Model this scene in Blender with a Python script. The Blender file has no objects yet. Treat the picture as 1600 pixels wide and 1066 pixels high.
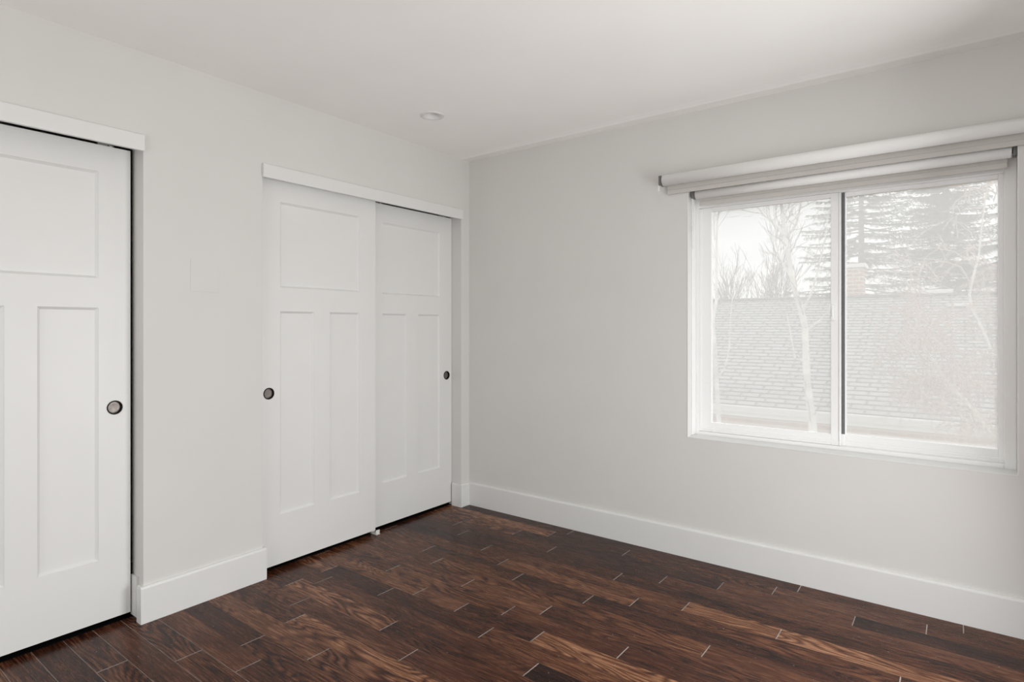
import bpy, bmesh, math, random
from mathutils import Vector, Matrix

# ------------------------------------------------------------------ camera, world, light, exposure
scn = bpy.context.scene
COL = scn.collection
YAW = math.radians(37.1)
cam_d = bpy.data.cameras.new('camera')
cam_d.sensor_fit = 'HORIZONTAL'
cam_d.sensor_width = 36.0
cam_d.lens = 920.0 / 1600.0 * 36.0
cam_d.shift_y = -24.0 / 1600.0
cam_d.clip_start = 0.02
cam = bpy.data.objects.new('camera', cam_d)
COL.objects.link(cam)
cam.location = (2.7765, -3.1643, 1.271)
cam.rotation_euler = (math.radians(90), 0, YAW)
scn.camera = cam

scn.view_settings.view_transform = 'Standard'
scn.view_settings.look = 'None'
scn.view_settings.gamma = 1.0
scn.view_settings.use_curve_mapping = False
scn.view_settings.exposure = 0.07
scn.cycles.use_adaptive_sampling = False
scn.cycles.use_denoising = True
scn.cycles.denoising_prefilter = 'NONE'
scn.cycles.max_bounces = 14
scn.cycles.diffuse_bounces = 10
scn.cycles.transparent_max_bounces = 24
scn.cycles.sample_clamp_indirect = 6.0

# overcast sky: soft pale clouds
wd = bpy.data.worlds.new('overcast_sky')
scn.world = wd
wd.use_nodes = True
nt = wd.node_tree
nt.nodes.clear()
o_ = nt.nodes.new('ShaderNodeOutputWorld')
bg = nt.nodes.new('ShaderNodeBackground')
tc = nt.nodes.new('ShaderNodeTexCoord')
mp = nt.nodes.new('ShaderNodeMapping')
mp.inputs['Scale'].default_value = (2.2, 2.2, 5.0)
nz = nt.nodes.new('ShaderNodeTexNoise')
nz.inputs['Scale'].default_value = 1.6
nz.inputs['Detail'].default_value = 5
rp = nt.nodes.new('ShaderNodeValToRGB')
rp.color_ramp.elements[0].position = 0.38
rp.color_ramp.elements[0].color = (0.70, 0.715, 0.735, 1)
rp.color_ramp.elements[1].position = 0.66
rp.color_ramp.elements[1].color = (0.95, 0.95, 0.95, 1)
nt.links.new(tc.outputs['Generated'], mp.inputs['Vector'])
nt.links.new(mp.outputs['Vector'], nz.inputs['Vector'])
nt.links.new(nz.outputs['Fac'], rp.inputs['Fac'])
nt.links.new(rp.outputs['Color'], bg.inputs['Color'])
bg.inputs['Strength'].default_value = 1.35
nt.links.new(bg.outputs['Background'], o_.inputs['Surface'])


def area_light(name, loc, rot, sx, sy, power, col=(1, 1, 1)):
    d = bpy.data.lights.new(name, 'AREA')
    d.shape = 'RECTANGLE'
    d.size = sx
    d.size_y = sy
    d.energy = power
    d.color = col
    ob = bpy.data.objects.new(name, d)
    ob.location = loc
    ob.rotation_euler = rot
    COL.objects.link(ob)
    return ob


# fill lamps added out of view, in made-up openings beside and behind the camera
RX, RY, H = 3.45, -4.90, 2.44          # room: x 0..RX, y RY..0
area_light('fill_light_side', (RX + 0.15, -1.1, 0.90), (math.radians(90 - 9), 0, math.radians(121)), 1.0, 1.4, 47, (0.99, 0.995, 1.0))
area_light('fill_light_rear', (1.75, RY - 0.10, 1.05), (math.radians(90), 0, 0), 2.4, 1.7, 21, (0.99, 0.995, 1.0))
# low soft daylight from the overcast sky on the window side
sd = bpy.data.lights.new('soft_sky_sun', 'SUN')
sd.energy = 1.4
sd.angle = math.radians(80)
sun = bpy.data.objects.new('soft_sky_sun', sd)
COL.objects.link(sun)
sun.rotation_euler = Vector((0.55, 0.75, 0.62)).to_track_quat('Z', 'Y').to_euler()


# ------------------------------------------------------------------ materials
def new_mat(name):
    m = bpy.data.materials.new(name)
    m.use_nodes = True
    n = m.node_tree
    return m, n, n.nodes['Principled BSDF']


def paint(name, col, rough=0.6, var=0.012, scale=3.0, metallic=0.0, bump=0.0, bscale=200.0, spec=None):
    m, n, b = new_mat(name)
    t = n.nodes.new('ShaderNodeTexCoord')
    z = n.nodes.new('ShaderNodeTexNoise')
    z.inputs['Scale'].default_value = scale
    z.inputs['Detail'].default_value = 3
    n.links.new(t.outputs['Object'], z.inputs['Vector'])
    r = n.nodes.new('ShaderNodeValToRGB')
    r.color_ramp.elements[0].position = 0.3
    r.color_ramp.elements[1].position = 0.7
    r.color_ramp.elements[0].color = tuple(max(0, c * (1 - var)) for c in col) + (1,)
    r.color_ramp.elements[1].color = tuple(min(1, c * (1 + var)) for c in col) + (1,)
    n.links.new(z.outputs['Fac'], r.inputs['Fac'])
    n.links.new(r.outputs['Color'], b.inputs['Base Color'])
    b.inputs['Roughness'].default_value = rough
    b.inputs['Metallic'].default_value = metallic
    if spec is not None:
        b.inputs['Specular IOR Level'].default_value = spec
    if bump:
        z2 = n.nodes.new('ShaderNodeTexNoise')
        z2.inputs['Scale'].default_value = bscale
        n.links.new(t.outputs['Object'], z2.inputs['Vector'])
        bp = n.nodes.new('ShaderNodeBump')
        bp.inputs['Strength'].default_value = bump
        bp.inputs['Distance'].default_value = 0.002
        n.links.new(z2.outputs['Fac'], bp.inputs['Height'])
        n.links.new(bp.outputs['Normal'], b.inputs['Normal'])
    return m


M = {}
M['wall'] = paint('warm_grey_wall_paint', (0.655, 0.645, 0.622), 0.75, spec=0.25)
M['ceiling'] = paint('ceiling_paint', (0.90, 0.892, 0.868), 0.85, spec=0.2)
M['trim'] = paint('white_trim_paint', (0.715, 0.713, 0.698), 0.42)
M['door'] = paint('white_door_paint', (0.725, 0.722, 0.706), 0.45)
M['vinyl'] = paint('white_window_vinyl', (0.86, 0.86, 0.855), 0.38)
M['blind'] = paint('white_blind_fabric', (0.87, 0.865, 0.85), 0.8, bump=0.15, bscale=900)
M['blind_shaded'] = paint('shaded_blind_fabric', (0.54, 0.515, 0.485), 0.75)  # white fabric darkened to taupe: the roll's shade painted in
M['bracket'] = paint('grey_bracket_plastic', (0.13, 0.13, 0.125), 0.5)
M['chain'] = paint('white_plastic_chain', (0.75, 0.75, 0.73), 0.4)
M['seal'] = paint('grey_weather_strip', (0.13, 0.13, 0.135), 0.6, var=0.06, scale=60)
M['bronze'] = paint('dark_bronze', (0.012, 0.010, 0.009), 0.38, var=0.2, scale=40, metallic=0.7)
M['cup'] = paint('brushed_bronze_cup', (0.20, 0.175, 0.16), 0.42, var=0.22, scale=70, metallic=0.6)
M['steel'] = paint('track_steel', (0.35, 0.35, 0.34), 0.4, metallic=0.8)
M['can'] = paint('recessed_light_white', (0.72, 0.715, 0.70), 0.55)
M['lens'] = paint('frosted_light_lens', (0.62, 0.62, 0.60), 0.5)
M['brick_far'] = None
M['lawn'] = paint('dry_winter_lawn', (0.30, 0.28, 0.20), 0.95, var=0.25, scale=1.5)
M['bark_white'] = paint('pale_birch_bark', (0.72, 0.70, 0.66), 0.8, var=0.25, scale=9)
M['bark_grey'] = paint('grey_bark', (0.22, 0.205, 0.185), 0.9, var=0.25, scale=6)
M['twig'] = paint('grey_brown_twigs', (0.27, 0.25, 0.225), 0.9, var=0.2, scale=5)
M['twig_pink'] = paint('pale_pinkish_twigs', (0.52, 0.39, 0.33), 0.9, var=0.2, scale=4)
M['needles'] = paint('spruce_needles', (0.10, 0.125, 0.10), 0.85, var=0.35, scale=3)
M['needles2'] = paint('dull_green_needles', (0.085, 0.11, 0.075), 0.85, var=0.35, scale=3)
M['fascia'] = paint('white_fascia_paint', (0.75, 0.75, 0.74), 0.5)


def brick_mat(name, c1, c2, mortar, bw, bh, msz, rough=0.9, axes='XZ', off=0.5, bias=0.0):
    m, n, b = new_mat(name)
    t = n.nodes.new('ShaderNodeTexCoord')
    s = n.nodes.new('ShaderNodeSeparateXYZ')
    c = n.nodes.new('ShaderNodeCombineXYZ')
    n.links.new(t.outputs['Object'], s.inputs[0])
    n.links.new(s.outputs[axes[0]], c.inputs['X'])
    n.links.new(s.outputs[axes[1]], c.inputs['Y'])
    k = n.nodes.new('ShaderNodeTexBrick')
    k.inputs['Scale'].default_value = 1.0
    k.inputs['Brick Width'].default_value = bw
    k.inputs['Row Height'].default_value = bh
    k.inputs['Mortar Size'].default_value = msz
    k.inputs['Mortar Smooth'].default_value = 0.1
    k.inputs['Bias'].default_value = bias
    k.offset = off
    k.inputs['Color1'].default_value = c1 + (1,)
    k.inputs['Color2'].default_value = c2 + (1,)
    k.inputs['Mortar'].default_value = mortar + (1,)
    n.links.new(c.outputs[0], k.inputs['Vector'])
    n.links.new(k.outputs['Color'], b.inputs['Base Color'])
    b.inputs['Roughness'].default_value = rough
    return m


M['brick_far'] = brick_mat('red_brick', (0.36, 0.16, 0.11), (0.46, 0.24, 0.18), (0.62, 0.58, 0.53), 0.215, 0.078, 0.012)
M['shingle'] = brick_mat('grey_roof_shingles', (0.33, 0.34, 0.35), (0.41, 0.42, 0.43), (0.12, 0.12, 0.125), 0.28, 0.127, 0.016, axes='XY', off=0.37)


def glass_mat():
    # window glass with haze added to veil the view: partly see-through, partly scattering the daylight
    m = bpy.data.materials.new('hazy_window_glass')
    m.use_nodes = True
    n = m.node_tree
    n.nodes.clear()
    o = n.nodes.new('ShaderNodeOutputMaterial')
    tr = n.nodes.new('ShaderNodeBsdfTransparent')
    tr.inputs['Color'].default_value = (0.97, 0.98, 0.975, 1)
    tl = n.nodes.new('ShaderNodeBsdfTranslucent')
    t = n.nodes.new('ShaderNodeTexCoord')
    z = n.nodes.new('ShaderNodeTexNoise')
    z.inputs['Scale'].default_value = 1.3
    n.links.new(t.outputs['Object'], z.inputs['Vector'])
    r = n.nodes.new('ShaderNodeMapRange')
    r.inputs['To Min'].default_value = GLASS_HAZE - 0.02
    r.inputs['To Max'].default_value = GLASS_HAZE + 0.02
    n.links.new(z.outputs['Fac'], r.inputs['Value'])
    tl.inputs['Color'].default_value = (0.99, 0.985, 0.97, 1)
    mx = n.nodes.new('ShaderNodeMixShader')
    n.links.new(r.outputs['Result'], mx.inputs['Fac'])
    n.links.new(tr.outputs[0], mx.inputs[1])
    n.links.new(tl.outputs[0], mx.inputs[2])
    n.links.new(mx.outputs[0], o.inputs['Surface'])
    return m


def clear_mat():
    m = bpy.data.materials.new('clear_window_glass')
    m.use_nodes = True
    n = m.node_tree
    n.nodes.clear()
    o = n.nodes.new('ShaderNodeOutputMaterial')
    tr = n.nodes.new('ShaderNodeBsdfTransparent')
    t = n.nodes.new('ShaderNodeTexCoord')
    z = n.nodes.new('ShaderNodeTexNoise')
    z.inputs['Scale'].default_value = 2.0
    n.links.new(t.outputs['Object'], z.inputs['Vector'])
    r = n.nodes.new('ShaderNodeValToRGB')
    r.color_ramp.elements[0].color = (0.965, 0.975, 0.97, 1)
    r.color_ramp.elements[1].color = (0.985, 0.99, 0.987, 1)
    n.links.new(z.outputs['Fac'], r.inputs['Fac'])
    n.links.new(r.outputs['Color'], tr.inputs['Color'])
    n.links.new(tr.outputs[0], o.inputs['Surface'])
    return m


GLASS_HAZE = 0.65
M['hazy_glass'] = glass_mat()
M['glass'] = clear_mat()


def wood_mat():
    m, n, b = new_mat('dark_stained_oak')
    L = n.links.new
    N = n.nodes.new
    t = N('ShaderNodeTexCoord')
    a = N('ShaderNodeAttribute')
    a.attribute_name = 'plank'
    sx = N('ShaderNodeSeparateColor')
    L(a.outputs['Color'], sx.inputs[0])
    # every plank samples its own piece of wood
    off = N('ShaderNodeVectorMath')
    off.operation = 'MULTIPLY_ADD'
    L(a.outputs['Color'], off.inputs[0])
    off.inputs[1].default_value = (37.0, 53.0, 71.0)
    L(t.outputs['Object'], off.inputs[2])

    def scaled(v, s):
        q = N('ShaderNodeMapping')
        q.inputs['Scale'].default_value = s
        L(v, q.inputs['Vector'])
        return q.outputs['Vector']
    # cathedral figure: contour lines of a stretched noise
    nz = N('ShaderNodeTexNoise')
    nz.inputs['Scale'].default_value = 1.0
    nz.inputs['Detail'].default_value = 1.5
    nz.inputs['Roughness'].default_value = 0.4
    L(scaled(off.outputs[0], (1.5, 9.0, 1.0)), nz.inputs['Vector'])
    mul = N('ShaderNodeMath')
    mul.operation = 'MULTIPLY'
    mul.inputs[1].default_value = 120.0
    L(nz.outputs['Fac'], mul.inputs[0])
    sn = N('ShaderNodeMath')
    sn.operation = 'SINE'
    L(mul.outputs[0], sn.inputs[0])
    rg = N('ShaderNodeMapRange')
    rg.inputs['From Min'].default_value = -1
    rg.inputs['From Max'].default_value = 1
    L(sn.outputs[0], rg.inputs['Value'])
    # fine pores drawn out along the plank
    pz = N('ShaderNodeTexNoise')
    pz.inputs['Scale'].default_value = 1.0
    pz.inputs['Detail'].default_value = 4
    pz.inputs['Roughness'].default_value = 0.65
    L(scaled(off.outputs[0], (11.0, 170.0, 1.0)), pz.inputs['Vector'])
    # broad blotches of stain
    bz = N('ShaderNodeTexNoise')
    bz.inputs['Scale'].default_value = 1.0
    bz.inputs['Detail'].default_value = 2
    L(scaled(off.outputs[0], (2.4, 14.0, 1.0)), bz.inputs['Vector'])

    def madd(x, k, y):
        q = N('ShaderNodeMath')
        q.operation = 'MULTIPLY_ADD'
        L(x, q.inputs[0])
        q.inputs[1].default_value = k
        if isinstance(y, float):
            q.inputs[2].default_value = y
        else:
            L(y, q.inputs[2])
        return q.outputs[0]
    # ring strength differs from plank to plank
    rs = N('ShaderNodeMath')
    rs.operation = 'MULTIPLY_ADD'
    L(sx.outputs[1], rs.inputs[0])
    rs.inputs[1].default_value = 0.38
    rs.inputs[2].default_value = 0.04
    rm = N('ShaderNodeMath')
    rm.operation = 'MULTIPLY'
    pw = N('ShaderNodeMath')
    pw.operation = 'POWER'
    L(rg.outputs['Result'], pw.inputs[0])
    pw.inputs[1].default_value = 0.55
    L(pw.outputs[0], rm.inputs[0])
    L(rs.outputs[0], rm.inputs[1])
    v = madd(rm.outputs[0], 1.0, -0.60)
    v = madd(pz.outputs['Fac'], 0.90, v)
    v = madd(bz.outputs['Fac'], 0.52, v)
    v = madd(sx.outputs[0], 0.34, v)
    cr = N('ShaderNodeValToRGB')
    e = cr.color_ramp.elements
    e[0].position = 0.10
    e[0].color = (0.011, 0.0042, 0.0030, 1)
    e[1].position = 0.95
    e[1].color = (0.36, 0.180, 0.095, 1)
    k = e.new(0.42)
    k.color = (0.066, 0.0215, 0.0105, 1)
    k = e.new(0.66)
    k.color = (0.155, 0.064, 0.030, 1)
    L(v, cr.inputs['Fac'])
    # some planks lean to a purplish stain
    hs = N('ShaderNodeMix')
    hs.data_type = 'RGBA'
    hs.blend_type = 'MULTIPLY'
    L(sx.outputs[2], hs.inputs['Factor'])
    L(cr.outputs['Color'], hs.inputs['A'])
    hs.inputs['B'].default_value = (0.88, 0.90, 1.05, 1)
    # pale specks of dust and wear
    dz = N('ShaderNodeTexNoise')
    dz.inputs['Scale'].default_value = 95.0
    dz.inputs['Detail'].default_value = 1
    L(t.outputs['Object'], dz.inputs['Vector'])
    dr = N('ShaderNodeMapRange')
    dr.inputs['From Min'].default_value = 0.755
    dr.inputs['From Max'].default_value = 0.80
    L(dz.outputs['Fac'], dr.inputs['Value'])
    ds = N('ShaderNodeMix')
    ds.data_type = 'RGBA'
    L(dr.outputs['Result'], ds.inputs['Factor'])
    L(hs.outputs['Result'], ds.inputs['A'])
    ds.inputs['B'].default_value = (0.30, 0.26, 0.23, 1)
    L(ds.outputs['Result'], b.inputs['Base Color'])
    rr = N('ShaderNodeMapRange')
    rr.inputs['To Min'].default_value = 0.17
    rr.inputs['To Max'].default_value = 0.36
    L(pz.outputs['Fac'], rr.inputs['Value'])
    L(rr.outputs['Result'], b.inputs['Roughness'])
    b.inputs['Specular IOR Level'].default_value = 0.15
    bp = N('ShaderNodeBump')
    bp.inputs['Strength'].default_value = 0.25
    bp.inputs['Distance'].default_value = 0.0006
    L(pz.outputs['Fac'], bp.inputs['Height'])
    L(bp.outputs['Normal'], b.inputs['Normal'])
    return m


M['wood'] = wood_mat()
M['seam'] = paint('dark_plank_seam', (0.014, 0.008, 0.006), 0.6)
M['seam_pale'] = paint('pale_plank_seam', (0.20, 0.155, 0.135), 0.55, var=0.45, scale=14)  # paler seam colour for the nearer rows
M['closet_slab'] = paint('black_closet_slab', (0.006, 0.006, 0.006), 0.95, spec=0.05)
M['joint'] = paint('bevel_glint_joint', (0.30, 0.27, 0.25), 0.55, var=0.35, scale=10)  # light caught by the plank end bevels, painted as a pale strip


# ------------------------------------------------------------------ mesh helpers
def tag(ob, label=None, cat=None, group=None, kind=None):
    if label:
        ob['label'] = label
    if cat:
        ob['category'] = cat
    if group:
        ob['group'] = group
    if kind:
        ob['kind'] = kind
    return ob


def link(name, bm, mats, parent=None, smooth=False):
    me = bpy.data.meshes.new(name)
    bmesh.ops.recalc_face_normals(bm, faces=bm.faces[:])
    bm.to_mesh(me)
    bm.free()
    for m in (mats if isinstance(mats, (list, tuple)) else [mats]):
        me.materials.append(m)
    if smooth:
        for p in me.polygons:
            p.use_smooth = True
    ob = bpy.data.objects.new(name, me)
    COL.objects.link(ob)
    if parent:
        ob.parent = parent
    return ob


def box(bm, x0, x1, y0, y1, z0, z1, bevel=0.0, seg=2, mat=0):
    t = bmesh.new()
    vs = [t.verts.new((x, y, z)) for x in (x0, x1) for y in (y0, y1) for z in (z0, z1)]
    for f in ((0, 1, 3, 2), (4, 6, 7, 5), (0, 4, 5, 1), (2, 3, 7, 6), (0, 2, 6, 4), (1, 5, 7, 3)):
        t.faces.new([vs[i] for i in f])
    if bevel:
        bmesh.ops.bevel(t, geom=t.edges[:], offset=bevel, segments=seg, affect='EDGES', profile=0.5)
    merge(bm, t, mat)


def merge(bm, t, mat=0, M4=None):
    vm = {}
    for v in t.verts:
        vm[v] = bm.verts.new(M4 @ v.co if M4 else v.co)
    for f in t.faces:
        g = bm.faces.new([vm[v] for v in f.verts])
        g.material_index = mat
        g.smooth = f.smooth
    t.free()


def lathe(bm, prof, origin, axis='X', n=40, mat=0, smooth=True):
    # prof: list of (radius, height along axis); closed ends when radius is 0
    rings = []
    o = Vector(origin)
    for r, h in prof:
        if r < 1e-6:
            p = {'X': Vector((h, 0, 0)), 'Y': Vector((0, h, 0)), 'Z': Vector((0, 0, h))}[axis]
            rings.append([bm.verts.new(o + p)])
            continue
        ring = []
        for i in range(n):
            c, s = r * math.cos(2 * math.pi * i / n), r * math.sin(2 * math.pi * i / n)
            p = {'X': (h, c, s), 'Y': (c, h, s), 'Z': (c, s, h)}[axis]
            ring.append(bm.verts.new(o + Vector(p)))
        rings.append(ring)
    for a, b in zip(rings, rings[1:]):
        for i in range(n):
            j = (i + 1) % n
            if len(a) == 1 and len(b) == 1:
                continue
            if len(a) == 1:
                f = bm.faces.new((a[0], b[i], b[j]))
            elif len(b) == 1:
                f = bm.faces.new((a[i], b[0], a[j]))
            else:
                f = bm.faces.new((a[i], b[i], b[j], a[j]))
            f.material_index = mat
            f.smooth = smooth


def extrude_profile(bm, pts, axis, a0, a1, mat=0, smooth=False):
    # pts: closed 2-D outline; extruded along axis 'X' (pts = y,z) or 'Y' (pts = x,z)
    def P(p, a):
        return (a, p[0], p[1]) if axis == 'X' else (p[0], a, p[1])
    A = [bm.verts.new(P(p, a0)) for p in pts]
    B = [bm.verts.new(P(p, a1)) for p in pts]
    n = len(pts)
    for i in range(n):
        f = bm.faces.new((A[i], A[(i + 1) % n], B[(i + 1) % n], B[i]))
        f.material_index = mat
        f.smooth = smooth
    bm.faces.new(A).material_index = mat
    bm.faces.new(B[::-1]).material_index = mat


# ------------------------------------------------------------------ the floor: oak planks along x, 103 mm wide
PW = 0.10275
JOINTS = {0: [2.797], 1: [0.803, 1.299, 2.077, 2.674], 2: [1.854, 2.421], 3: [0.939, 1.603], 4: [1.406],
          5: [0.627, 1.796, 2.190], 6: [0.827, 1.592, 2.613], 7: [0.372, 1.004, 1.410], 8: [0.535, 1.993],
          9: [0.848, 1.311], 10: [0.417, 1.179, 1.739], 11: [0.726, 0.992, 1.407], 12: [0.162, 0.599, 1.220],
          13: [0.252, 1.520], 14: [0.856], 15: [1.087], 16: [0.485], 17: [0.805], 18: [0.509], 20: [0.416], 22: [0.264]}


def build_floor():
    rnd = random.Random(11)
    bm = bmesh.new()
    lay = bm.loops.layers.float_color.new('plank')
    X0, X1 = -0.78, RX + 0.05
    rows = int(math.ceil((-RY + 0.06) / PW))
    half = 0.0008
    jh = 0.0019

    def quad(x0, x1, y0, y1, mat, col=(0, 0, 0, 1), z=0.0):
        f = bm.faces.new([bm.verts.new(p) for p in ((x0, y0, z), (x1, y0, z), (x1, y1, z), (x0, y1, z))])
        f.material_index = mat
        for l in f.loops:
            l[lay] = col
    for k in range(-1, rows):
        ya, yb = -(k + 1) * PW, -k * PW
        if k < 0:
            yb = 0.02
        js = sorted(JOINTS.get(k, []))
        # joints the photo does not show: fill the rest of the row with planks 0.45-1.3 m long
        xs = list(js)
        if not xs:
            xs = [X0 + rnd.uniform(0.3, 1.2)]
        while xs[0] - X0 > 1.3:
            xs.insert(0, xs[0] - rnd.uniform(0.6, 1.3))
        while X1 - xs[-1] > 1.5:
            xs.append(max(xs[-1] + rnd.uniform(0.7, 1.3), 2.9 + rnd.uniform(0, 0.3) if js else xs[-1] + 0.6))
        if not js and k > 22:
            pass
        edges = [X0] + xs + [X1]
        pale_row = k >= 19
        h = 0.0011 if pale_row else half
        for a, b in zip(edges, edges[1:]):
            col = (rnd.random() * 0.86 + 0.07, rnd.random(), rnd.random() ** 2 * 0.8, 1)
            quad(a + jh, b - jh, ya + h, yb - h, 0, col)
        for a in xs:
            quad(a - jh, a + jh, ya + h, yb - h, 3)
        quad(X0, X1, ya - h, ya + h, 2 if pale_row else 1)
    fl = link('floor', bm, [M['wood'], M['seam'], M['seam_pale'], M['joint']])
    for p in fl.data.polygons:
        pass
    # make every face point up
    me = fl.data
    b2 = bmesh.new()
    b2.from_mesh(me)
    for f in b2.faces:
        if f.normal.z < 0:
            f.normal_flip()
    b2.to_mesh(me)
    b2.free()
    tag(fl, 'dark reddish brown oak plank floor with pale end joints', 'floor', kind='structure')
    return fl


build_floor()
bm = bmesh.new()
box(bm, -0.80, RX + 0.1, RY - 0.1, 0.1, -0.20, -0.004)
tag(link('floor_subfloor', bm, M['seam']), 'dark base layer under the oak planks', 'floor', kind='structure')

# a black slab overlies the planks from under the closet doors inward
bm = bmesh.new()
box(bm, -0.77, -0.074, -1.80, -0.815, -0.003, 0.0012)
box(bm, -0.77, -0.098, -0.815, -0.02, -0.003, 0.0012)
box(bm, -0.77, -0.100, -3.75, -1.86, -0.003, 0.0012)
tag(link('floor_black_slab', bm, M['closet_slab']), 'black slab on the closet floor seen as a dark line under the sliding doors', 'floor', kind='structure')

# ------------------------------------------------------------------ walls and ceiling
WT = 0.115                                    # thickness of the closet wall
A0, A1 = -3.607, -2.107                       # near closet opening
B0, B1 = -1.566, -0.085                       # far closet opening
OH = 2.060                                    # rough opening height
bm = bmesh.new()
box(bm, -WT, 0, B1, 0.02, 0, H, 0)
box(bm, -WT, 0, A1, B0, 0, H, 0)
box(bm, -WT, 0, RY, A0, 0, H, 0)
box(bm, -WT, 0, B0, B1, OH, H, 0)
box(bm, -WT, 0, A0, A1, OH, H, 0)
bmesh.ops.remove_doubles(bm, verts=bm.verts[:], dist=1e-5)
tag(link('wall_left', bm, M['wall']), 'warm light grey wall holding the two closet openings', 'wall', kind='structure')

bm = bmesh.new()
box(bm, -0.80, -0.76, RY, 0.02, 0, H)
box(bm, -0.76, -WT, -1.86, -1.80, 0, H)
box(bm, -0.76, -WT, -0.02, 0.02, 0, H)
box(bm, -0.76, -WT, RY, -3.75, 0, H)
tag(link('wall_closet', bm, M['wall']), 'unlit inner walls of the closets behind the sliding doors', 'wall', kind='structure')

# window wall with its opening
WX0, WX1, WZ0, WZ1 = 1.592, 2.977, 0.655, 2.035
WD = 0.20
bm = bmesh.new()
box(bm, 0, WX0, 0, WD, 0, H)
box(bm, WX1, RX + 0.1, 0, WD, 0, H)
box(bm, WX0, WX1, 0, WD, 0, WZ0)
box(bm, WX0, WX1, 0, WD, WZ1, H)
box(bm, -WT, 0, 0.02, WD, 0, H)
tag(link('wall_back', bm, M['wall']), 'warm light grey wall with the window in it', 'wall', kind='structure')

# unseen side and rear walls, each with an opening added for a fill lamp
bm = bmesh.new()
S0, S1, SZ0, SZ1 = -3.70, -0.55, 0.06, 2.10
box(bm, RX, RX + 0.1, RY, S0, 0, H)
box(bm, RX, RX + 0.1, S1, 0, 0, H)
box(bm, RX, RX + 0.1, S0, S1, 0, SZ0)
box(bm, RX, RX + 0.1, S0, S1, SZ1, H)
tag(link('wall_right', bm, M['wall']), 'warm light grey side wall to the right of the camera', 'wall', kind='structure')
bm = bmesh.new()
T0, T1, TZ0, TZ1 = 0.50, 3.00, 0.06, 2.10
box(bm, -WT, T0, RY - 0.1, RY, 0, H)
box(bm, T1, RX + 0.1, RY - 0.1, RY, 0, H)
box(bm, T0, T1, RY - 0.1, RY, 0, TZ0)
box(bm, T0, T1, RY - 0.1, RY, TZ1, H)
tag(link('wall_front', bm, M['wall']), 'warm light grey wall behind the camera', 'wall', kind='structure')

# ceiling: flat, dropping slightly at the taped joint along the window wall
bm = bmesh.new()
prof = [(RY - 0.1, H), (-0.19, H), (-0.15, H - 0.0012), (-0.115, H - 0.0050), (-0.100, H - 0.0080), (-0.094, H - 0.0085), (-0.085, H - 0.0080), (0.0, H), (WD, H), (WD, H + 0.12), (RY - 0.1, H + 0.12)]
extrude_profile(bm, prof, 'X', -0.80, RX + 0.1)
tag(link('ceiling', bm, M['ceiling']), 'flat off white ceiling with one recessed light', 'ceiling', kind='structure')

# ------------------------------------------------------------------ baseboards and header boards
BH, BT = 0.158, 0.015


def base_profile(s):
    # outline (distance from wall, height): square board with a softly eased top edge
    return [(0, 0), (s * BT, 0), (s * BT, BH - 0.010), (s * (BT - 0.0015), BH - 0.004), (s * (BT - 0.006), BH - 0.0005), (0, BH)]


bm = bmesh.new()
extrude_profile(bm, base_profile(-1), 'X', 0.0, RX)
tag(link('baseboard_back', bm, M['trim']), 'tall white baseboard along the window wall', 'baseboard', kind='structure')


def wrap_board(bm, y0, y1, ret_lo, ret_hi, depth=0.075):
    ya, yb = y0 - (BT if ret_lo else 0), y1 + (BT if ret_hi else 0)
    extrude_profile(bm, base_profile(1), 'Y', ya, yb)
    for on, yw, s in ((ret_lo, y0, -1), (ret_hi, y1, 1)):
        if on:
            pr = [(yw + s * d, z) for d, z in base_profile(1)]
            extrude_profile(bm, pr, 'X', -depth, 0.0)


bm = bmesh.new()
wrap_board(bm, A1, B0, True, True, 0.030)
tag(link('baseboard_left', bm, M['trim']), 'short white baseboard wrapping the wall between the two closets', 'baseboard', kind='structure')
bm = bmesh.new()
wrap_board(bm, B1, -BT, True, False)
tag(link('baseboard_corner', bm, M['trim']), 'narrow white baseboard piece in the corner beside the closet', 'baseboard', kind='structure')
bm = bmesh.new()
wrap_board(bm, RY + 0.02, A0, False, True, 0.03)
tag(link('baseboard_near', bm, M['trim']), 'white baseboard beside the near closet out of view', 'baseboard', kind='structure')
# small filler blocks on the near jamb, behind the baseboard end
bm = bmesh.new()
box(bm, -0.105, -0.050, A1 - 0.011, A1, 0.012, 0.185, 0.002)
tag(link('trim_jamb_block', bm, M['trim']), 'small white filler block low on the near closet jamb', 'trim', kind='structure')

for i, (y0, y1, lab) in enumerate(((A0 - 0.006, A1, 'white header board over the nearer closet opening'),
                                   (B0 - 0.003, B1 + 0.003, 'white header board over the far closet opening by the corner'))):
    bm = bmesh.new()
    box(bm, 0.0005, 0.018, y0, y1, 2.015, 2.083, 0.0015)
    tag(link('trim_%d' % (i + 1), bm, M['trim']), lab, 'trim', kind='structure')
    bm = bmesh.new()
    ya, yb = y0 + 0.02, y1 - 0.02
    box(bm, -0.103, -0.030, ya, yb, 2.050, 2.0595)
    tag(link('trim_track_%d' % (i + 1), bm, M['steel']), ('steel sliding door track behind the nearer header board', 'steel sliding door track behind the far header board')[i], 'track', kind='structure')


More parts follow.
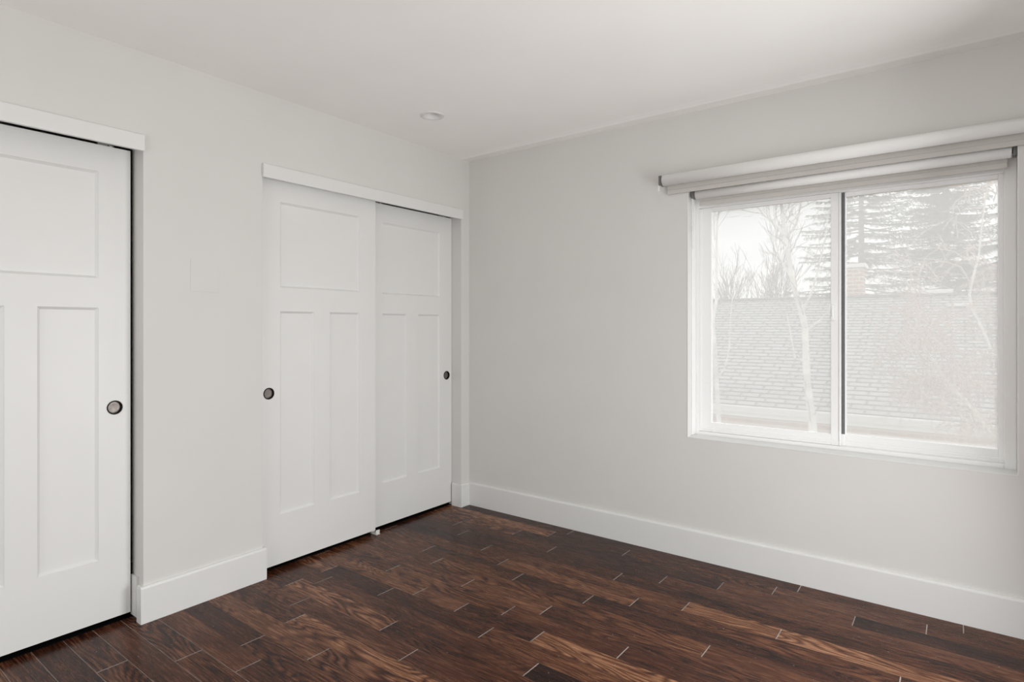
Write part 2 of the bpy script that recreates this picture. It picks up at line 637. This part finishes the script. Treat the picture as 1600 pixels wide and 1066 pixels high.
# ------------------------------------------------------------------ sliding closet doors
def door_bm(w, z0, z1, th=0.033):
    """three panel craftsman door: front face at x=0, y from 0 to w; one square panel over two tall ones"""
    bm = bmesh.new()
    s = 0.1195
    mid = w / 2
    panels = [(s, w - s, 1.470, 1.917), (s, mid - 0.050, 0.285, 1.346), (mid + 0.050, w - s, 0.285, 1.346)]
    ys = sorted({0, w, s, w - s, mid - 0.05, mid + 0.05})
    zs = sorted({z0, z1, 1.470, 1.917, 0.285, 1.346})
    inside = lambda y, z: any(a < y < b and c < z < d for a, b, c, d in panels)
    V = {}

    def vert(y, z, x=0.0):
        k = (round(y, 5), round(z, 5), round(x, 5))
        if k not in V:
            V[k] = bm.verts.new((x, y, z))
        return V[k]
    for a, b in zip(ys, ys[1:]):
        for c, d in zip(zs, zs[1:]):
            if not inside((a + b) / 2, (c + d) / 2):
                bm.faces.new((vert(a, c), vert(b, c), vert(b, d), vert(a, d)))
    # sticking: a short square step, a slope, then the flat recessed panel
    steps = [(0.0, 0.0), (0.0012, -0.0030), (0.0085, -0.0100), (0.0098, -0.0115)]
    for a, b, c, d in panels:
        yy = [y for y in ys if a - 1e-6 <= y <= b + 1e-6]
        zz = [z for z in zs if c - 1e-6 <= z <= d + 1e-6]
        loop0 = [(y, c) for y in yy] + [(b, z) for z in zz[1:]] + [(y, d) for y in yy[::-1][1:]] + [(a, z) for z in zz[::-1][1:-1]]
        prev = [vert(y, z) for y, z in loop0]
        for ins, dep in steps[1:]:
            cur = []
            for y, z in loop0:
                y2 = min(max(y, a + ins), b - ins)
                z2 = min(max(z, c + ins), d - ins)
                cur.append(bm.verts.new((dep, y2, z2)))
            n = len(cur)
            for i in range(n):
                bm.faces.new((prev[i], prev[(i + 1) % n], cur[(i + 1) % n], cur[i]))
            prev = cur
        bm.faces.new(prev)
    # sides and back
    front = [vert(y, z0) for y in ys], [vert(y, z1) for y in ys], [vert(0, z) for z in zs], [vert(w, z) for z in zs]
    for row in front:
        back = [bm.verts.new((-th, v.co.y, v.co.z)) for v in row]
        for i in range(len(row) - 1):
            bm.faces.new((row[i], row[i + 1], back[i + 1], back[i]))
    bm.faces.new([bm.verts.new(p) for p in ((-th, 0, z0), (-th, w, z0), (-th, w, z1), (-th, 0, z1))])
    bmesh.ops.remove_doubles(bm, verts=bm.verts[:], dist=1e-5)
    return bm


def bore(ob, bm):
    cutter = link('cutter', bm, M['door'])
    cutter.location = ob.location
    bpy.context.view_layer.update()
    md = ob.modifiers.new('hole', 'BOOLEAN')
    md.object = cutter
    md.operation = 'DIFFERENCE'
    md.solver = 'EXACT'
    me = bpy.data.meshes.new_from_object(ob.evaluated_get(bpy.context.evaluated_depsgraph_get()))
    ob.modifiers.clear()
    ob.data = me
    bpy.data.objects.remove(cutter)


def add_pull(door, y, z):
    hole = bmesh.new()
    lathe(hole, [(0.0, -0.012), (0.0262, -0.012), (0.0262, 0.01), (0.0, 0.01)], (0, y, z), 'X', 48, smooth=False)
    bore(door, hole)
    bm = bmesh.new()
    lathe(bm, [(0.0262, -0.0100), (0.0262, 0.0003), (0.0295, 0.0003), (0.0300, 0.0016), (0.0288, 0.0030), (0.0262, 0.0034), (0.0250, 0.0022), (0.0245, -0.0060), (0.0242, -0.0100)], (0, y, z), 'X', 48)
    ring = link('finger_pull', bm, M['bronze'], door)
    bm = bmesh.new()
    lathe(bm, [(0.0246, -0.0095), (0.0225, -0.0088), (0.0150, -0.0098), (0.0, -0.0102)], (0, y, z), 'X', 48)
    link('cup', bm, M['cup'], ring)
    ring['label'] = 'dark bronze round finger pull'
    return ring


def add_hangers(door, w, ztop):
    for y in (0.09, w - 0.09):
        bm = bmesh.new()
        box(bm, -0.026, -0.008, y - 0.030, y + 0.030, ztop, 2.0495, 0.001)
        lathe(bm, [(0.0, -0.006), (0.009, -0.006), (0.009, -0.0015), (0.0, -0.0015)], (0, y + 0.018, ztop + 0.006), 'X', 16)
        link('track_hanger', bm, M['steel'], door)


DW = 0.750


def sliding_door(name, x, y_left, z0, z1, pull_y, label):
    d = link(name, door_bm(DW, z0, z1), M['door'])
    d.location = (x, y_left, 0)
    tag(d, label, 'closet door', kind='structure')
    add_pull(d, pull_y - y_left, 0.922)
    add_hangers(d, DW, z1)
    return d


sliding_door('door_1', -0.088, -2.124 - DW, 0.028, 2.029, -2.184,
             'white three panel sliding door of the near closet at the left edge')
sliding_door('door_2', -0.042, -1.563, 0.029, 2.038, -1.507,
             'white three panel sliding door on the far closet, the left one in front')
sliding_door('door_3', -0.088, -0.088 - DW, 0.024, 2.031, -0.140,
             'white three panel sliding door on the far closet, the set back one beside the corner')
sliding_door('door_4', -0.042, A0 + 0.004, 0.029, 2.038, A0 + 0.06,
             'white three panel sliding door of the near closet outside the picture')

# floor guide of the far closet, at the meeting edge of its two doors
g = bpy.data.objects.new('floor_guide', None)
COL.objects.link(g)
g.location = (-0.060, -0.800, 0)
tag(g, 'small white plastic floor guide between the two far closet doors', 'door guide')
bm = bmesh.new()
box(bm, -0.036, 0.030, -0.015, 0.015, 0.0, 0.003, 0.001)
link('base_plate', bm, M['trim'], g)
for x in (-0.0205, 0.0235):
    bm = bmesh.new()
    box(bm, x - 0.003, x + 0.003, -0.014, 0.014, 0.004, 0.027, 0.001)
    link('guide_fin', bm, M['trim'], g)

# blank painted cover plate on the wall between the closets
bm = bmesh.new()
box(bm, 0.0, 0.0018, -1.913, -1.783, 1.427, 1.572, 0.0008)
pl = tag(link('blank_cover_plate', bm, M['wall']), 'blank wall plate painted over in the wall colour between the closets', 'wall plate')

# ------------------------------------------------------------------ window
win = bpy.data.objects.new('window_1', None)
COL.objects.link(win)
win.location = (WX0, 0.12, WZ0)
tag(win, 'white vinyl sliding window with two hazy panes', 'window', kind='structure')


def wbox(bm, *a, **k):
    x0, x1, y0, y1, z0, z1 = a
    box(bm, x0 - WX0, x1 - WX0, y0 - 0.12, y1 - 0.12, z0 - WZ0, z1 - WZ0, **k)


def rect_frame(bm, x0, x1, z0, z1, y0, y1, l, r, b, t, bevel=0.002):
    wbox(bm, x0, x0 + l, y0, y1, z0, z1, bevel=bevel)
    wbox(bm, x1 - r, x1, y0, y1, z0, z1, bevel=bevel)
    wbox(bm, x0 + l, x1 - r, y0, y1, z0, z0 + b, bevel=bevel)
    wbox(bm, x0 + l, x1 - r, y0, y1, z1 - t, z1, bevel=bevel)


def pane(bm, parent):
    bm.normal_update()
    bmesh.ops.recalc_face_normals(bm, faces=bm.faces[:])
    for f in bm.faces:
        f.material_index = 1 if f.normal.y > 0.9 else 0
    return link('glass_pane', bm, [M['glass'], M['hazy_glass']], parent)


# painted liner boards of the opening
bm = bmesh.new()
wbox(bm, WX0 - 0.0, WX0 + 0.004, -0.0015, 0.052, WZ0, WZ1, bevel=0.0012)
wbox(bm, WX1 - 0.004, WX1, -0.0015, 0.012, WZ0, WZ1, bevel=0.0012)
wbox(bm, WX0, WX1, -0.0015, 0.119, WZ0, WZ0 + 0.004, bevel=0.0012)
link('window_liner', bm, M['trim'], win)
# main frame
FZ1 = WZ1
bm = bmesh.new()
rect_frame(bm, WX0, WX1, WZ0, FZ1, 0.120, 0.195, 0.024, 0.040, 0.022, 0.105)
wbox(bm, WX0 + 0.0005, WX0 + 0.0055, 0.058, 0.119, WZ0 + 0.005, FZ1 - 0.001, bevel=0.001)
link('window_frame', bm, M['vinyl'], win)
# left sliding sash
SX0, SX1, GZ0, GZ1 = 1.6165, 2.3185, 0.732, 1.905
bm = bmesh.new()
rect_frame(bm, SX0, SX1, 0.678, 1.929, 0.126, 0.150, 0.066, 0.044, 0.052, 0.022)
wbox(bm, SX0, SX0 + 0.014, 0.121, 0.127, 0.679, 1.928, bevel=0.0015)
wbox(bm, SX1 - 0.007, SX1 - 0.001, 0.121, 0.127, 0.679, 1.928, bevel=0.0015)
wbox(bm, SX0 + 0.014, SX1 - 0.007, 0.122, 0.127, 0.690, 0.702, bevel=0.0015)
sash = link('sliding_sash', bm, M['vinyl'], win)
bm = bmesh.new()
wbox(bm, SX0 + 0.060, SX1 - 0.040, 0.136, 0.141, GZ0 - 0.006, GZ1 + 0.006)
pane(bm, sash)
bm = bmesh.new()
wbox(bm, SX1 - 0.042, SX1 - 0.026, 0.110, 0.1265, 1.295, 1.375, bevel=0.004)
wbox(bm, SX1 - 0.037, SX1 - 0.031, 0.104, 0.111, 1.315, 1.355, bevel=0.002)
link('sash_latch', bm, M['vinyl'], sash)
# right fixed sash, set further out
bm = bmesh.new()
rect_frame(bm, 2.3090, 2.9380, 0.676, 1.930, 0.153, 0.180, 0.028, 0.020, 0.056, 0.020)
wbox(bm, 2.318, 2.938, 0.150, 0.156, 0.690, 0.700, bevel=0.0015)
fs = link('fixed_sash', bm, M['vinyl'], win)
bm = bmesh.new()
wbox(bm, 2.334, 2.924, 0.164, 0.169, 0.726, 1.916)
pane(bm, fs)
bm = bmesh.new()
wbox(bm, 2.3190, 2.3325, 0.1500, 0.1545, 0.734, 1.929)
ws = link('weather_strip', bm, M['seal'], win)
ws['label'] = 'dark grey weather strip'


# ------------------------------------------------------------------ roller blinds
def roller_blind(name, label, x0, x1, yc, zc, r, drop, back, chain):
    root = bpy.data.objects.new(name, None)
    COL.objects.link(root)
    root.location = (x0, yc, zc)
    tag(root, label, 'roller blind', group=None)
    w = x1 - x0
    bm = bmesh.new()
    lathe(bm, [(0.0, 0.0), (r * 0.55, 0.0), (r * 0.55, 0.001), (r, 0.001), (r, w - 0.001), (r * 0.55, w - 0.001), (r * 0.55, w), (0.0, w)], (0, 0, 0), 'X', 48)
    for f in bm.faces:
        f.smooth = True
    roll = link('fabric_roll', bm, M['blind'], root)
    # hanging end of the fabric leaves the back of the roll
    bm = bmesh.new()
    yb = back
    box(bm, 0.012, w - 0.012, yb - 0.0006, yb + 0.0006, -drop + 0.012, 0.002)
    link('hanging_fabric', bm, M['blind_shaded'], root)
    bm = bmesh.new()
    box(bm, 0.012, w - 0.012, yb - 0.004, yb + 0.004, -drop, -drop + 0.024, 0.0025)
    link('hem_bar', bm, M['blind_shaded'], root)
    for k, (xa, xb) in enumerate(((-0.018, -0.004), (w + 0.004, w + 0.018))):
        bm = bmesh.new()
        xm = xa if k == 0 else xb
        box(bm, min(xa, xb), max(xa, xb), -r * 0.82, max(back, 0.004) + 0.002, -r * 0.85, r * 0.85, 0.002)
        lathe(bm, [(0.0, -0.004), (0.008, -0.004), (0.008, 0.004), (0.0, 0.004)], ((xa + xb) / 2 + (0.009 if k == 0 else -0.009), 0, 0), 'X', 16)
        br = link('end_bracket', bm, M['bracket'], root)
        br['label'] = 'grey end bracket'
    # bead chain loop hanging at one end
    bm = bmesh.new()
    cx, ln = chain
    for yy in (-0.012, 0.010):
        t = bmesh.new()
        bmesh.ops.create_cone(t, cap_ends=True, segments=8, radius1=0.0011, radius2=0.0011, depth=ln)
        merge(bm, t, 0, Matrix.Translation((cx, yy, -ln / 2)))
        k = 0
        while k * 0.012 < ln:
            t = bmesh.new()
            bmesh.ops.create_icosphere(t, subdivisions=1, radius=0.0023)
            merge(bm, t, 0, Matrix.Translation((cx, yy, -k * 0.012)))
            k += 1
    t = bmesh.new()
    bmesh.ops.create_cone(t, cap_ends=True, segments=10, radius1=0.004, radius2=0.004, depth=0.03)
    merge(bm, t, 0, Matrix.Translation((cx, -0.012, -ln * 0.62)))
    link('bead_chain', bm, M['chain'], root)
    return root


roller_blind('roller_blind', 'wide white roller blind rolled up on the wall above the window', 1.470, 3.100, -0.040, 2.0775, 0.0305, 0.074, 0.030, (-0.022, 0.07))
roller_blind('roller_blind', 'narrower white roller blind rolled up inside the window opening', 1.628, 2.956, 0.034, 1.9925, 0.0255, 0.060, 0.0235, (-0.016, 0.30))

# ------------------------------------------------------------------ recessed ceiling light (switched off)
lt = bpy.data.objects.new('recessed_light', None)
COL.objects.link(lt)
lt.location = (0.447, -0.820, H)
tag(lt, 'round white recessed light switched off in the ceiling near the corner', 'ceiling light')
bm = bmesh.new()
lathe(bm, [(0.0670, 0.0), (0.0665, -0.0030), (0.0640, -0.0045), (0.0540, -0.0050), (0.0500, -0.0040), (0.0480, -0.0008)], (0, 0, 0), 'Z', 56)
link('trim_ring', bm, M['can'], lt)
bm = bmesh.new()
lathe(bm, [(0.0480, -0.0012), (0.0465, 0.0), (0.0420, 0.030), (0.0380, 0.048)], (0, 0, 0), 'Z', 56)
link('reflector_cone', bm, M['can'], lt)
bm = bmesh.new()
lathe(bm, [(0.0378, 0.047), (0.020, 0.043), (0.0, 0.0415)], (0, 0, 0), 'Z', 40)
link('lens', bm, M['lens'], lt)
# cut the hole for the can in the ceiling
bm = bmesh.new()
lathe(bm, [(0.0, -0.05), (0.050, -0.05), (0.050, 0.07), (0.0, 0.07)], (0.447, -0.820, H), 'Z', 48, smooth=False)
bore(bpy.data.objects['ceiling'], bm)

# ------------------------------------------------------------------ outside: ground, neighbour's house, trees
GZ = -2.9
bm = bmesh.new()
box(bm, -30, 40, 0.6, 60, GZ - 0.1, GZ)
tag(link('ground', bm, M['lawn']), 'winter lawn below the window', 'ground', kind='structure')

hs = bpy.data.objects.new('neighbour_house', None)
COL.objects.link(hs)
EY, EZ, RYY, RZ = 6.0, 0.075, 10.0, 1.835
hs.location = (1.0, RYY, GZ)
hs.rotation_euler = (0, 0, math.radians(0.6))
tag(hs, 'brick neighbour house with a grey shingle roof outside the window', 'house')
HL, HR = -11.0, 12.0
bm = bmesh.new()
box(bm, HL + 0.3, HR - 0.3, EY + 0.35 - RYY, 2 * RYY - EY - 0.35 - RYY, 0, EZ - 0.10 - GZ)
link('brick_wall', bm, M['brick_far'], hs)
slope = math.hypot(RYY - EY, RZ - EZ)
for nm, sgn in (('roof', -1),):
    for s in (-1, 1):
        # stepped shingle courses on a slab, laid in the slab's own plane (x along the eave, y up the slope)
        bm = bmesh.new()
        rows = int(slope / 0.127)
        y = 0.0
        v = []
        while y < slope:
            y2 = min(y + 0.127, slope)
            v.append((y, 0.010))
            v.append((y2, 0.002))
            y = y2
        pts = [(p[0], p[1]) for p in v] + [(slope, -0.09), (0, -0.09)]
        extrude_profile(bm, pts, 'X', HL, HR)
        r = link('roof_slope', bm, M['shingle'], hs)
        ang = math.atan2(RZ - EZ, RYY - EY)
        r.rotation_euler = (ang, 0, 0 if s == -1 else math.pi)
        if s == -1:
            r.location = (0, EY - RYY, EZ - GZ)
        else:
            r.location = (HL + HR, RYY - EY, EZ - GZ)
bm = bmesh.new()
box(bm, HL, HR, -0.12, 0.12, RZ - GZ - 0.02, RZ - GZ + 0.022, 0.015)
link('ridge_cap', bm, M['shingle'], hs)
bm = bmesh.new()
gp = [(EY - RYY - 0.10, EZ - GZ - 0.005), (EY - RYY - 0.10, EZ - GZ - 0.02), (EY - RYY - 0.075, EZ - GZ - 0.10), (EY - RYY - 0.01, EZ - GZ - 0.11), (EY - RYY + 0.005, EZ - GZ - 0.005)]
extrude_profile(bm, gp, 'X', HL, HR)
link('gutter', bm, M['fascia'], hs)
bm = bmesh.new()
box(bm, HL, HR, EY - RYY - 0.02, EY - RYY + 0.36, EZ - GZ - 0.165, EZ - GZ - 0.11)
link('soffit', bm, M['fascia'], hs)
bm = bmesh.new()
box(bm, -0.10, 0.27, 0.45, 0.95, RZ - GZ - 0.6, 2.44 - GZ, 0.004)
ch = link('chimney', bm, M['brick_far'], hs)
bm = bmesh.new()
box(bm, -0.15, 0.32, 0.40, 1.00, 2.44 - GZ, 2.52 - GZ, 0.01)
link('chimney_cap', bm, M['fascia'], ch)
for (xa, xb, ya, yb, za, zb) in ((1.13, 1.72, 0.0, 0.25, 1.84, 1.93), (1.62, 1.93, -0.62, -0.45, 1.60, 1.655)):
    bm = bmesh.new()
    box(bm, xa, xb, ya, yb, za - GZ, zb - GZ, 0.01)
    link('roof_vent', bm, M['fascia'], hs)


class Tubes:
    """collects tapering tubes of one tree part"""

    def __init__(self):
        self.v, self.f = [], []

    def tube(self, pts, r0, r1, n=5):
        pts = [Vector(p) for p in pts]
        base = None
        m = len(pts)
        for i, p in enumerate(pts):
            d = (pts[min(i + 1, m - 1)] - pts[max(i - 1, 0)])
            if d.length < 1e-6:
                d = Vector((0, 0, 1))
            d.normalize()
            u = d.cross(Vector((0.31, 0.95, 0.05))).normalized()
            w = d.cross(u)
            r = r0 + (r1 - r0) * i / (m - 1)
            s = len(self.v)
            for k in range(n):
                a = 2 * math.pi * k / n
                self.v.append(p + u * (r * math.cos(a)) + w * (r * math.sin(a)))
            if base is not None:
                for k in range(n):
                    self.f.append((base + k, base + (k + 1) % n, s + (k + 1) % n, s + k))
            base = s
        self.f.append(tuple(range(base, base + n)))

    def blade(self, a, b, w):
        d = b - a
        u = d.cross(Vector((0.2, 0.3, 0.93)))
        if u.length < 1e-6:
            u = Vector((1, 0, 0))
        u = u.normalized() * w
        up = d.cross(u).normalized() * (w * 0.5)
        s = len(self.v)
        self.v += [a + u * 0.6, a - u * 0.6, b, a + d * 0.5 + up]
        self.f += [(s, s + 3, s + 2), (s + 1, s + 2, s + 3), (s, s + 1, s + 3)]

    def build(self, name, mat, root, smooth=True):
        me = bpy.data.meshes.new(name)
        o = root.location
        me.from_pydata([tuple(p - o) for p in self.v], [], self.f)
        me.materials.append(mat)
        if smooth:
            for p in me.polygons:
                p.use_smooth = True
        ob = bpy.data.objects.new(name, me)
        COL.objects.link(ob)
        ob.parent = root
        return ob


def tree_root(name, loc, label, cat='tree', group=None):
    r = bpy.data.objects.new(name, None)
    COL.objects.link(r)
    r.location = loc
    return tag(r, label, cat, group)


def grow(T, rnd, p, d, length, r, depth, up=0.15, spread=0.7, kids=4, jit=0.16, minr=0.0016, n=4):
    """one branch with side branches"""
    seg = 5
    pts = [p]
    dirs = []
    for i in range(seg):
        d = (d + Vector((rnd.gauss(0, jit), rnd.gauss(0, jit), rnd.gauss(0, jit) + up * 0.3))).normalized()
        pts.append(pts[-1] + d * (length / seg))
        dirs.append(d)
    T.tube(pts, r, max(minr, r * 0.35), n)
    if depth <= 0:
        return
    for k in range(kids):
        i = rnd.randint(1, seg - 1)
        q = pts[i] + (pts[i + 1] - pts[i]) * rnd.random()
        side = Vector((rnd.gauss(0, 1), rnd.gauss(0, 1), rnd.gauss(0, 0.6)))
        nd = (dirs[i] * (1 - spread * 0.5) + side.normalized() * spread).normalized()
        grow(T, rnd, q, nd, length * rnd.uniform(0.4, 0.65), max(minr, r * 0.5), depth - 1, up, spread, max(2, kids - 1), jit, minr, max(3, n - 1))


def limbs(T, W, rnd, path, r0, r1, kids, tl, tr=0.004, up=0.2, depth=1, n=8, start=1, sub=3, minr=0.0022):
    T.tube(path, r0, r1, n)
    W.tube(path, r0 * 0.5, r1 * 0.5, 4)
    P = [Vector(p) for p in path]
    for k in range(kids):
        u = start + (len(P) - 1 - start) * (k + rnd.random()) / kids
        i = min(int(u), len(P) - 2)
        q = P[i].lerp(P[i + 1], u - i)
        d = (P[i + 1] - P[i]).normalized()
        nd = (d * 0.6 + Vector((rnd.gauss(0, 0.7), rnd.gauss(0, 0.7), rnd.gauss(0.1, 0.45)))).normalized()
        grow(W, rnd, q, nd, tl * rnd.uniform(0.5, 1.1), tr, depth, up, 0.7, sub, 0.18, minr, 4)


def branch(root, rnd, path, r0, r1, kids, tl, bark, twig, tr=0.004, up=0.2, depth=1, n=8, start=0, name='branch', sub=3, minr=0.0022):
    T, W = Tubes(), Tubes()
    limbs(T, W, rnd, path, r0, r1, kids, tl, tr, up, depth, n, start, sub, minr)
    b = T.build(name, bark, root)
    b.location = (0, 0, 0)
    w = W.build('twigs', twig, root)
    w.parent = b
    return b


BW, TG = M['bark_white'], M['twig']
rnd = random.Random(5)
root = tree_root('birch_tree', (1.72, 3.2, GZ), 'leafless forked birch with a pale trunk before the left window pane')
trunk = [(1.72, 3.2, GZ), (1.70, 3.2, -1.4), (1.68, 3.2, 0.02), (1.66, 3.2, 0.17), (1.63, 3.2, 0.45), (1.60, 3.2, 0.7), (1.59, 3.2, 0.95), (1.58, 3.2, 1.26), (1.54, 3.2, 1.45), (1.48, 3.2, 1.65), (1.45, 3.2, 1.84), (1.42, 3.2, 2.03), (1.39, 3.2, 2.2)]
branch(root, rnd, trunk, 0.044, 0.019, 14, 0.45, BW, TG, 0.005, 0.25, n=10, start=3, name='trunk')
for P, r0, r1, k, tl in (
        ([(1.39, 3.2, 2.18), (1.38, 3.2, 2.36), (1.36, 3.2, 2.55), (1.35, 3.2, 2.81), (1.33, 3.2, 3.3), (1.34, 3.22, 3.9)], 0.022, 0.008, 10, 0.5),
        ([(1.39, 3.2, 2.18), (1.30, 3.32, 2.29), (1.19, 3.44, 2.40), (1.08, 3.56, 2.51), (0.99, 3.68, 2.63), (0.90, 3.8, 2.79)], 0.018, 0.006, 12, 0.42),
        ([(1.41, 3.2, 2.18), (1.50, 3.08, 2.21), (1.56, 2.95, 2.27), (1.61, 2.82, 2.37), (1.65, 2.7, 2.49), (1.70, 2.6, 2.9)], 0.015, 0.006, 8, 0.4),
        ([(1.55, 3.2, 1.42), (1.64, 3.13, 1.56), (1.71, 3.05, 1.75), (1.75, 2.98, 1.88), (1.80, 2.9, 2.03), (1.84, 2.85, 2.3)], 0.012, 0.005, 6, 0.35),
        ([(1.60, 3.2, 1.23), (1.68, 3.3, 1.31), (1.75, 3.4, 1.40), (1.77, 3.5, 1.52), (1.80, 3.5, 1.7)], 0.011, 0.004, 4, 0.3),
        ([(1.47, 3.2, 1.71), (1.35, 3.28, 1.92), (1.28, 3.35, 2.09), (1.25, 3.42, 2.34), (1.22, 3.5, 2.62)], 0.011, 0.005, 8, 0.35),
        ([(1.59, 3.2, 0.91), (1.46, 3.35, 0.94), (1.39, 3.5, 1.16), (1.34, 3.55, 1.4)], 0.009, 0.004, 5, 0.3)):
    branch(root, rnd, P, r0, r1, k, tl, BW, TG)

root = tree_root('birch_tree', (0.72, 3.4, GZ), 'thin leafless birch stem beside the left edge of the window')
branch(root, rnd, [(0.72, 3.4, GZ), (0.70, 3.4, -1.3), (0.69, 3.4, -0.01), (0.67, 3.4, 0.31), (0.65, 3.4, 0.7), (0.63, 3.4, 1.05), (0.61, 3.4, 1.33), (0.65, 3.4, 1.55), (0.65, 3.4, 1.76), (0.65, 3.4, 2.19), (0.66, 3.4, 2.43), (0.70, 3.4, 2.67), (0.72, 3.4, 3.2)], 0.030, 0.006, 12, 0.35, BW, TG, start=3, name='trunk')
branch(root, rnd, [(0.66, 3.4, 0.68), (0.71, 3.5, 0.8), (0.73, 3.6, 1.01), (0.71, 3.7, 1.34), (0.72, 3.75, 1.6)], 0.009, 0.004, 4, 0.3, BW, TG)
branch(root, rnd, [(0.63, 3.4, 2.22), (0.65, 3.3, 2.45), (0.73, 3.2, 2.6), (0.80, 3.2, 2.9)], 0.009, 0.004, 4, 0.3, BW, TG)

# leafless tree with pale pinkish twigs at the right side of the window
rnd = random.Random(9)
root = tree_root('weeping_tree', (3.60, 4.2, GZ), 'leafless tree with tangled pale pinkish twigs before the right window pane')
T = Tubes()
T.tube([(3.60, 4.2, GZ), (3.52, 4.2, -1.9), (3.46, 4.2, -1.05), (3.33, 4.2, -0.24), (3.23, 4.2, -0.01), (3.09, 4.2, 0.15)], 0.085, 0.04, 9)
T.build('trunk', BW, root)
P0 = [(3.09, 4.2, 0.15), (2.90, 4.2, 0.45), (2.70, 4.2, 0.70), (2.62, 4.2, 0.84), (2.49, 4.2, 1.07), (2.46, 4.2, 1.26), (2.44, 4.2, 1.46), (2.40, 4.2, 1.63), (2.35, 4.2, 1.75)]
P1 = [(3.07, 4.2, 0.27), (2.90, 4.25, 0.45), (2.75, 4.3, 0.59), (2.64, 4.3, 0.70), (2.43, 4.35, 0.93), (2.33, 4.4, 1.13), (2.30, 4.4, 1.23)]
P2 = [(3.33, 4.2, -0.24), (3.30, 4.1, 0.4), (3.27, 4.0, 0.79), (3.04, 4.0, 1.01), (2.99, 4.0, 1.17), (2.94, 4.0, 1.30), (2.89, 4.0, 1.42), (2.87, 4.0, 1.57), (2.89, 4.0, 1.69), (2.94, 4.0, 1.94), (2.97, 4.0, 2.30), (3.01, 4.0, 2.66), (3.0, 4.0, 3.2)]
P3 = [(3.09, 4.2, 0.15), (2.95, 4.4, 0.22), (2.82, 4.4, 0.32), (2.75, 4.4, 0.48), (2.68, 4.4, 0.64)]
for P, r, k in ((P0, 0.018, 36), (P1, 0.014, 32), (P2, 0.020, 50), (P3, 0.011, 20)):
    branch(root, rnd, P, r, 0.005, k, 0.62, BW, M['twig_pink'], 0.0052, -0.45, 2, sub=4, minr=0.0038)

# bare brush far behind the neighbour's house
for i, (x, y, h, lab) in enumerate(((-3.45, 17.3, 5.7, 'bare bushy tree behind the roof at the left edge of the window'),
                                    (-2.75, 20.4, 6.4, 'bare bushy tree behind the roof just left of the forked birch'))):
    rnd = random.Random(40 + i)
    root = tree_root('bare_tree', (x, y, GZ), lab, group='bare trees behind the roof')
    T, W = Tubes(), Tubes()
    T.tube([(x, y, GZ), (x + 0.03, y, GZ + 1.8), (x, y, GZ + 3.9)], 0.10, 0.05, 7)
    for k in range(15):
        a = rnd.uniform(0, 6.28)
        b = Vector((x, y, GZ + rnd.uniform(2.9, 3.7)))
        d = Vector((math.cos(a) * 0.26, math.sin(a) * 0.26, 1.0)).normalized()
        grow(W, rnd, b, d, (h - 3.4) * rnd.uniform(0.55, 1.05), 0.026, 3, 0.35, 0.42, 4, 0.07, 0.006, 4)
    T.build('trunk', M['bark_grey'], root)
    W.build('twigs', M['twig'], root)


def conifer(name, x, y, h, rad, z_low, whorls, per, seed, mat, label, droop=0.35, gap=0.0):
    rnd = random.Random(seed)
    root = tree_root(name, (x, y, GZ), label)
    T, F = Tubes(), Tubes()
    T.tube([(x, y, GZ), (x + 0.02, y, GZ + h * 0.5), (x, y, GZ + h)], 0.17, 0.02, 8)
    for w in range(whorls):
        t = w / (whorls - 1)
        z = z_low + (GZ + h - 0.3 - z_low) * t
        R = rad * (1 - t) ** 0.75 + 0.12
        for k in range(per):
            if rnd.random() < gap:
                continue
            a = rnd.uniform(0, 6.28)
            L = R * rnd.uniform(0.65, 1.1)
            p = Vector((x, y, z + rnd.uniform(-0.30, 0.30)))
            d = Vector((math.cos(a), math.sin(a), 0.10 - droop * rnd.uniform(0.4, 1.0)))
            pts = [p]
            n = 5
            for s in range(n):
                dd = d.copy()
                dd.z += 0.38 * (s / n) ** 2 + rnd.gauss(0, 0.03)
                pts.append(pts[-1] + dd * (L / n))
            T.tube(pts, 0.022, 0.006, 4)
            # needle sprays along the branch
            m = int(10 + L * 22)
            for s in range(m):
                u = 0.15 + 0.85 * (s + rnd.random()) / m
                i = min(int(u * n), n - 1)
                q = pts[i].lerp(pts[i + 1], u * n - i if u * n - i < 1 else 1)
                side = Vector((-math.sin(a), math.cos(a), 0)) * rnd.choice((-1, 1))
                ln = rnd.uniform(0.10, 0.27) * (1.15 - 0.4 * u)
                e = q + (side * rnd.uniform(0.5, 1) + Vector((math.cos(a), math.sin(a), 0)) * rnd.uniform(0.2, 0.8) + Vector((0, 0, rnd.uniform(-1.0, 0.15)))).normalized() * ln
                F.blade(q, e, 0.022)
                for j in range(2):
                    q2 = q.lerp(e, rnd.uniform(0.2, 0.9))
                    e2 = q2 + Vector((rnd.gauss(0, 1), rnd.gauss(0, 1), rnd.gauss(-0.3, 0.5))).normalized() * rnd.uniform(0.05, 0.11)
                    F.blade(q2, e2, 0.016)
    T.build('trunk', M['bark_grey'], root)
    F.build('foliage', mat, root, smooth=False)


conifer('spruce_tree', 0.38, 18.0, 12.0, 2.45, 0.4, 30, 10, 3, M['needles'], 'tall spruce with layered drooping boughs behind the brick chimney', 0.30)
conifer('spruce_tree', 2.45, 23.5, 14.5, 2.30, 0.4, 46, 19, 8, M['needles2'], 'dense dull green spruce behind the roof in the right window pane', 0.22)
conifer('spruce_tree', 4.95, 18.8, 12.0, 2.1, 0.4, 28, 10, 21, M['needles'], 'spruce half hidden by pinkish twigs at the right edge of the window', 0.3)
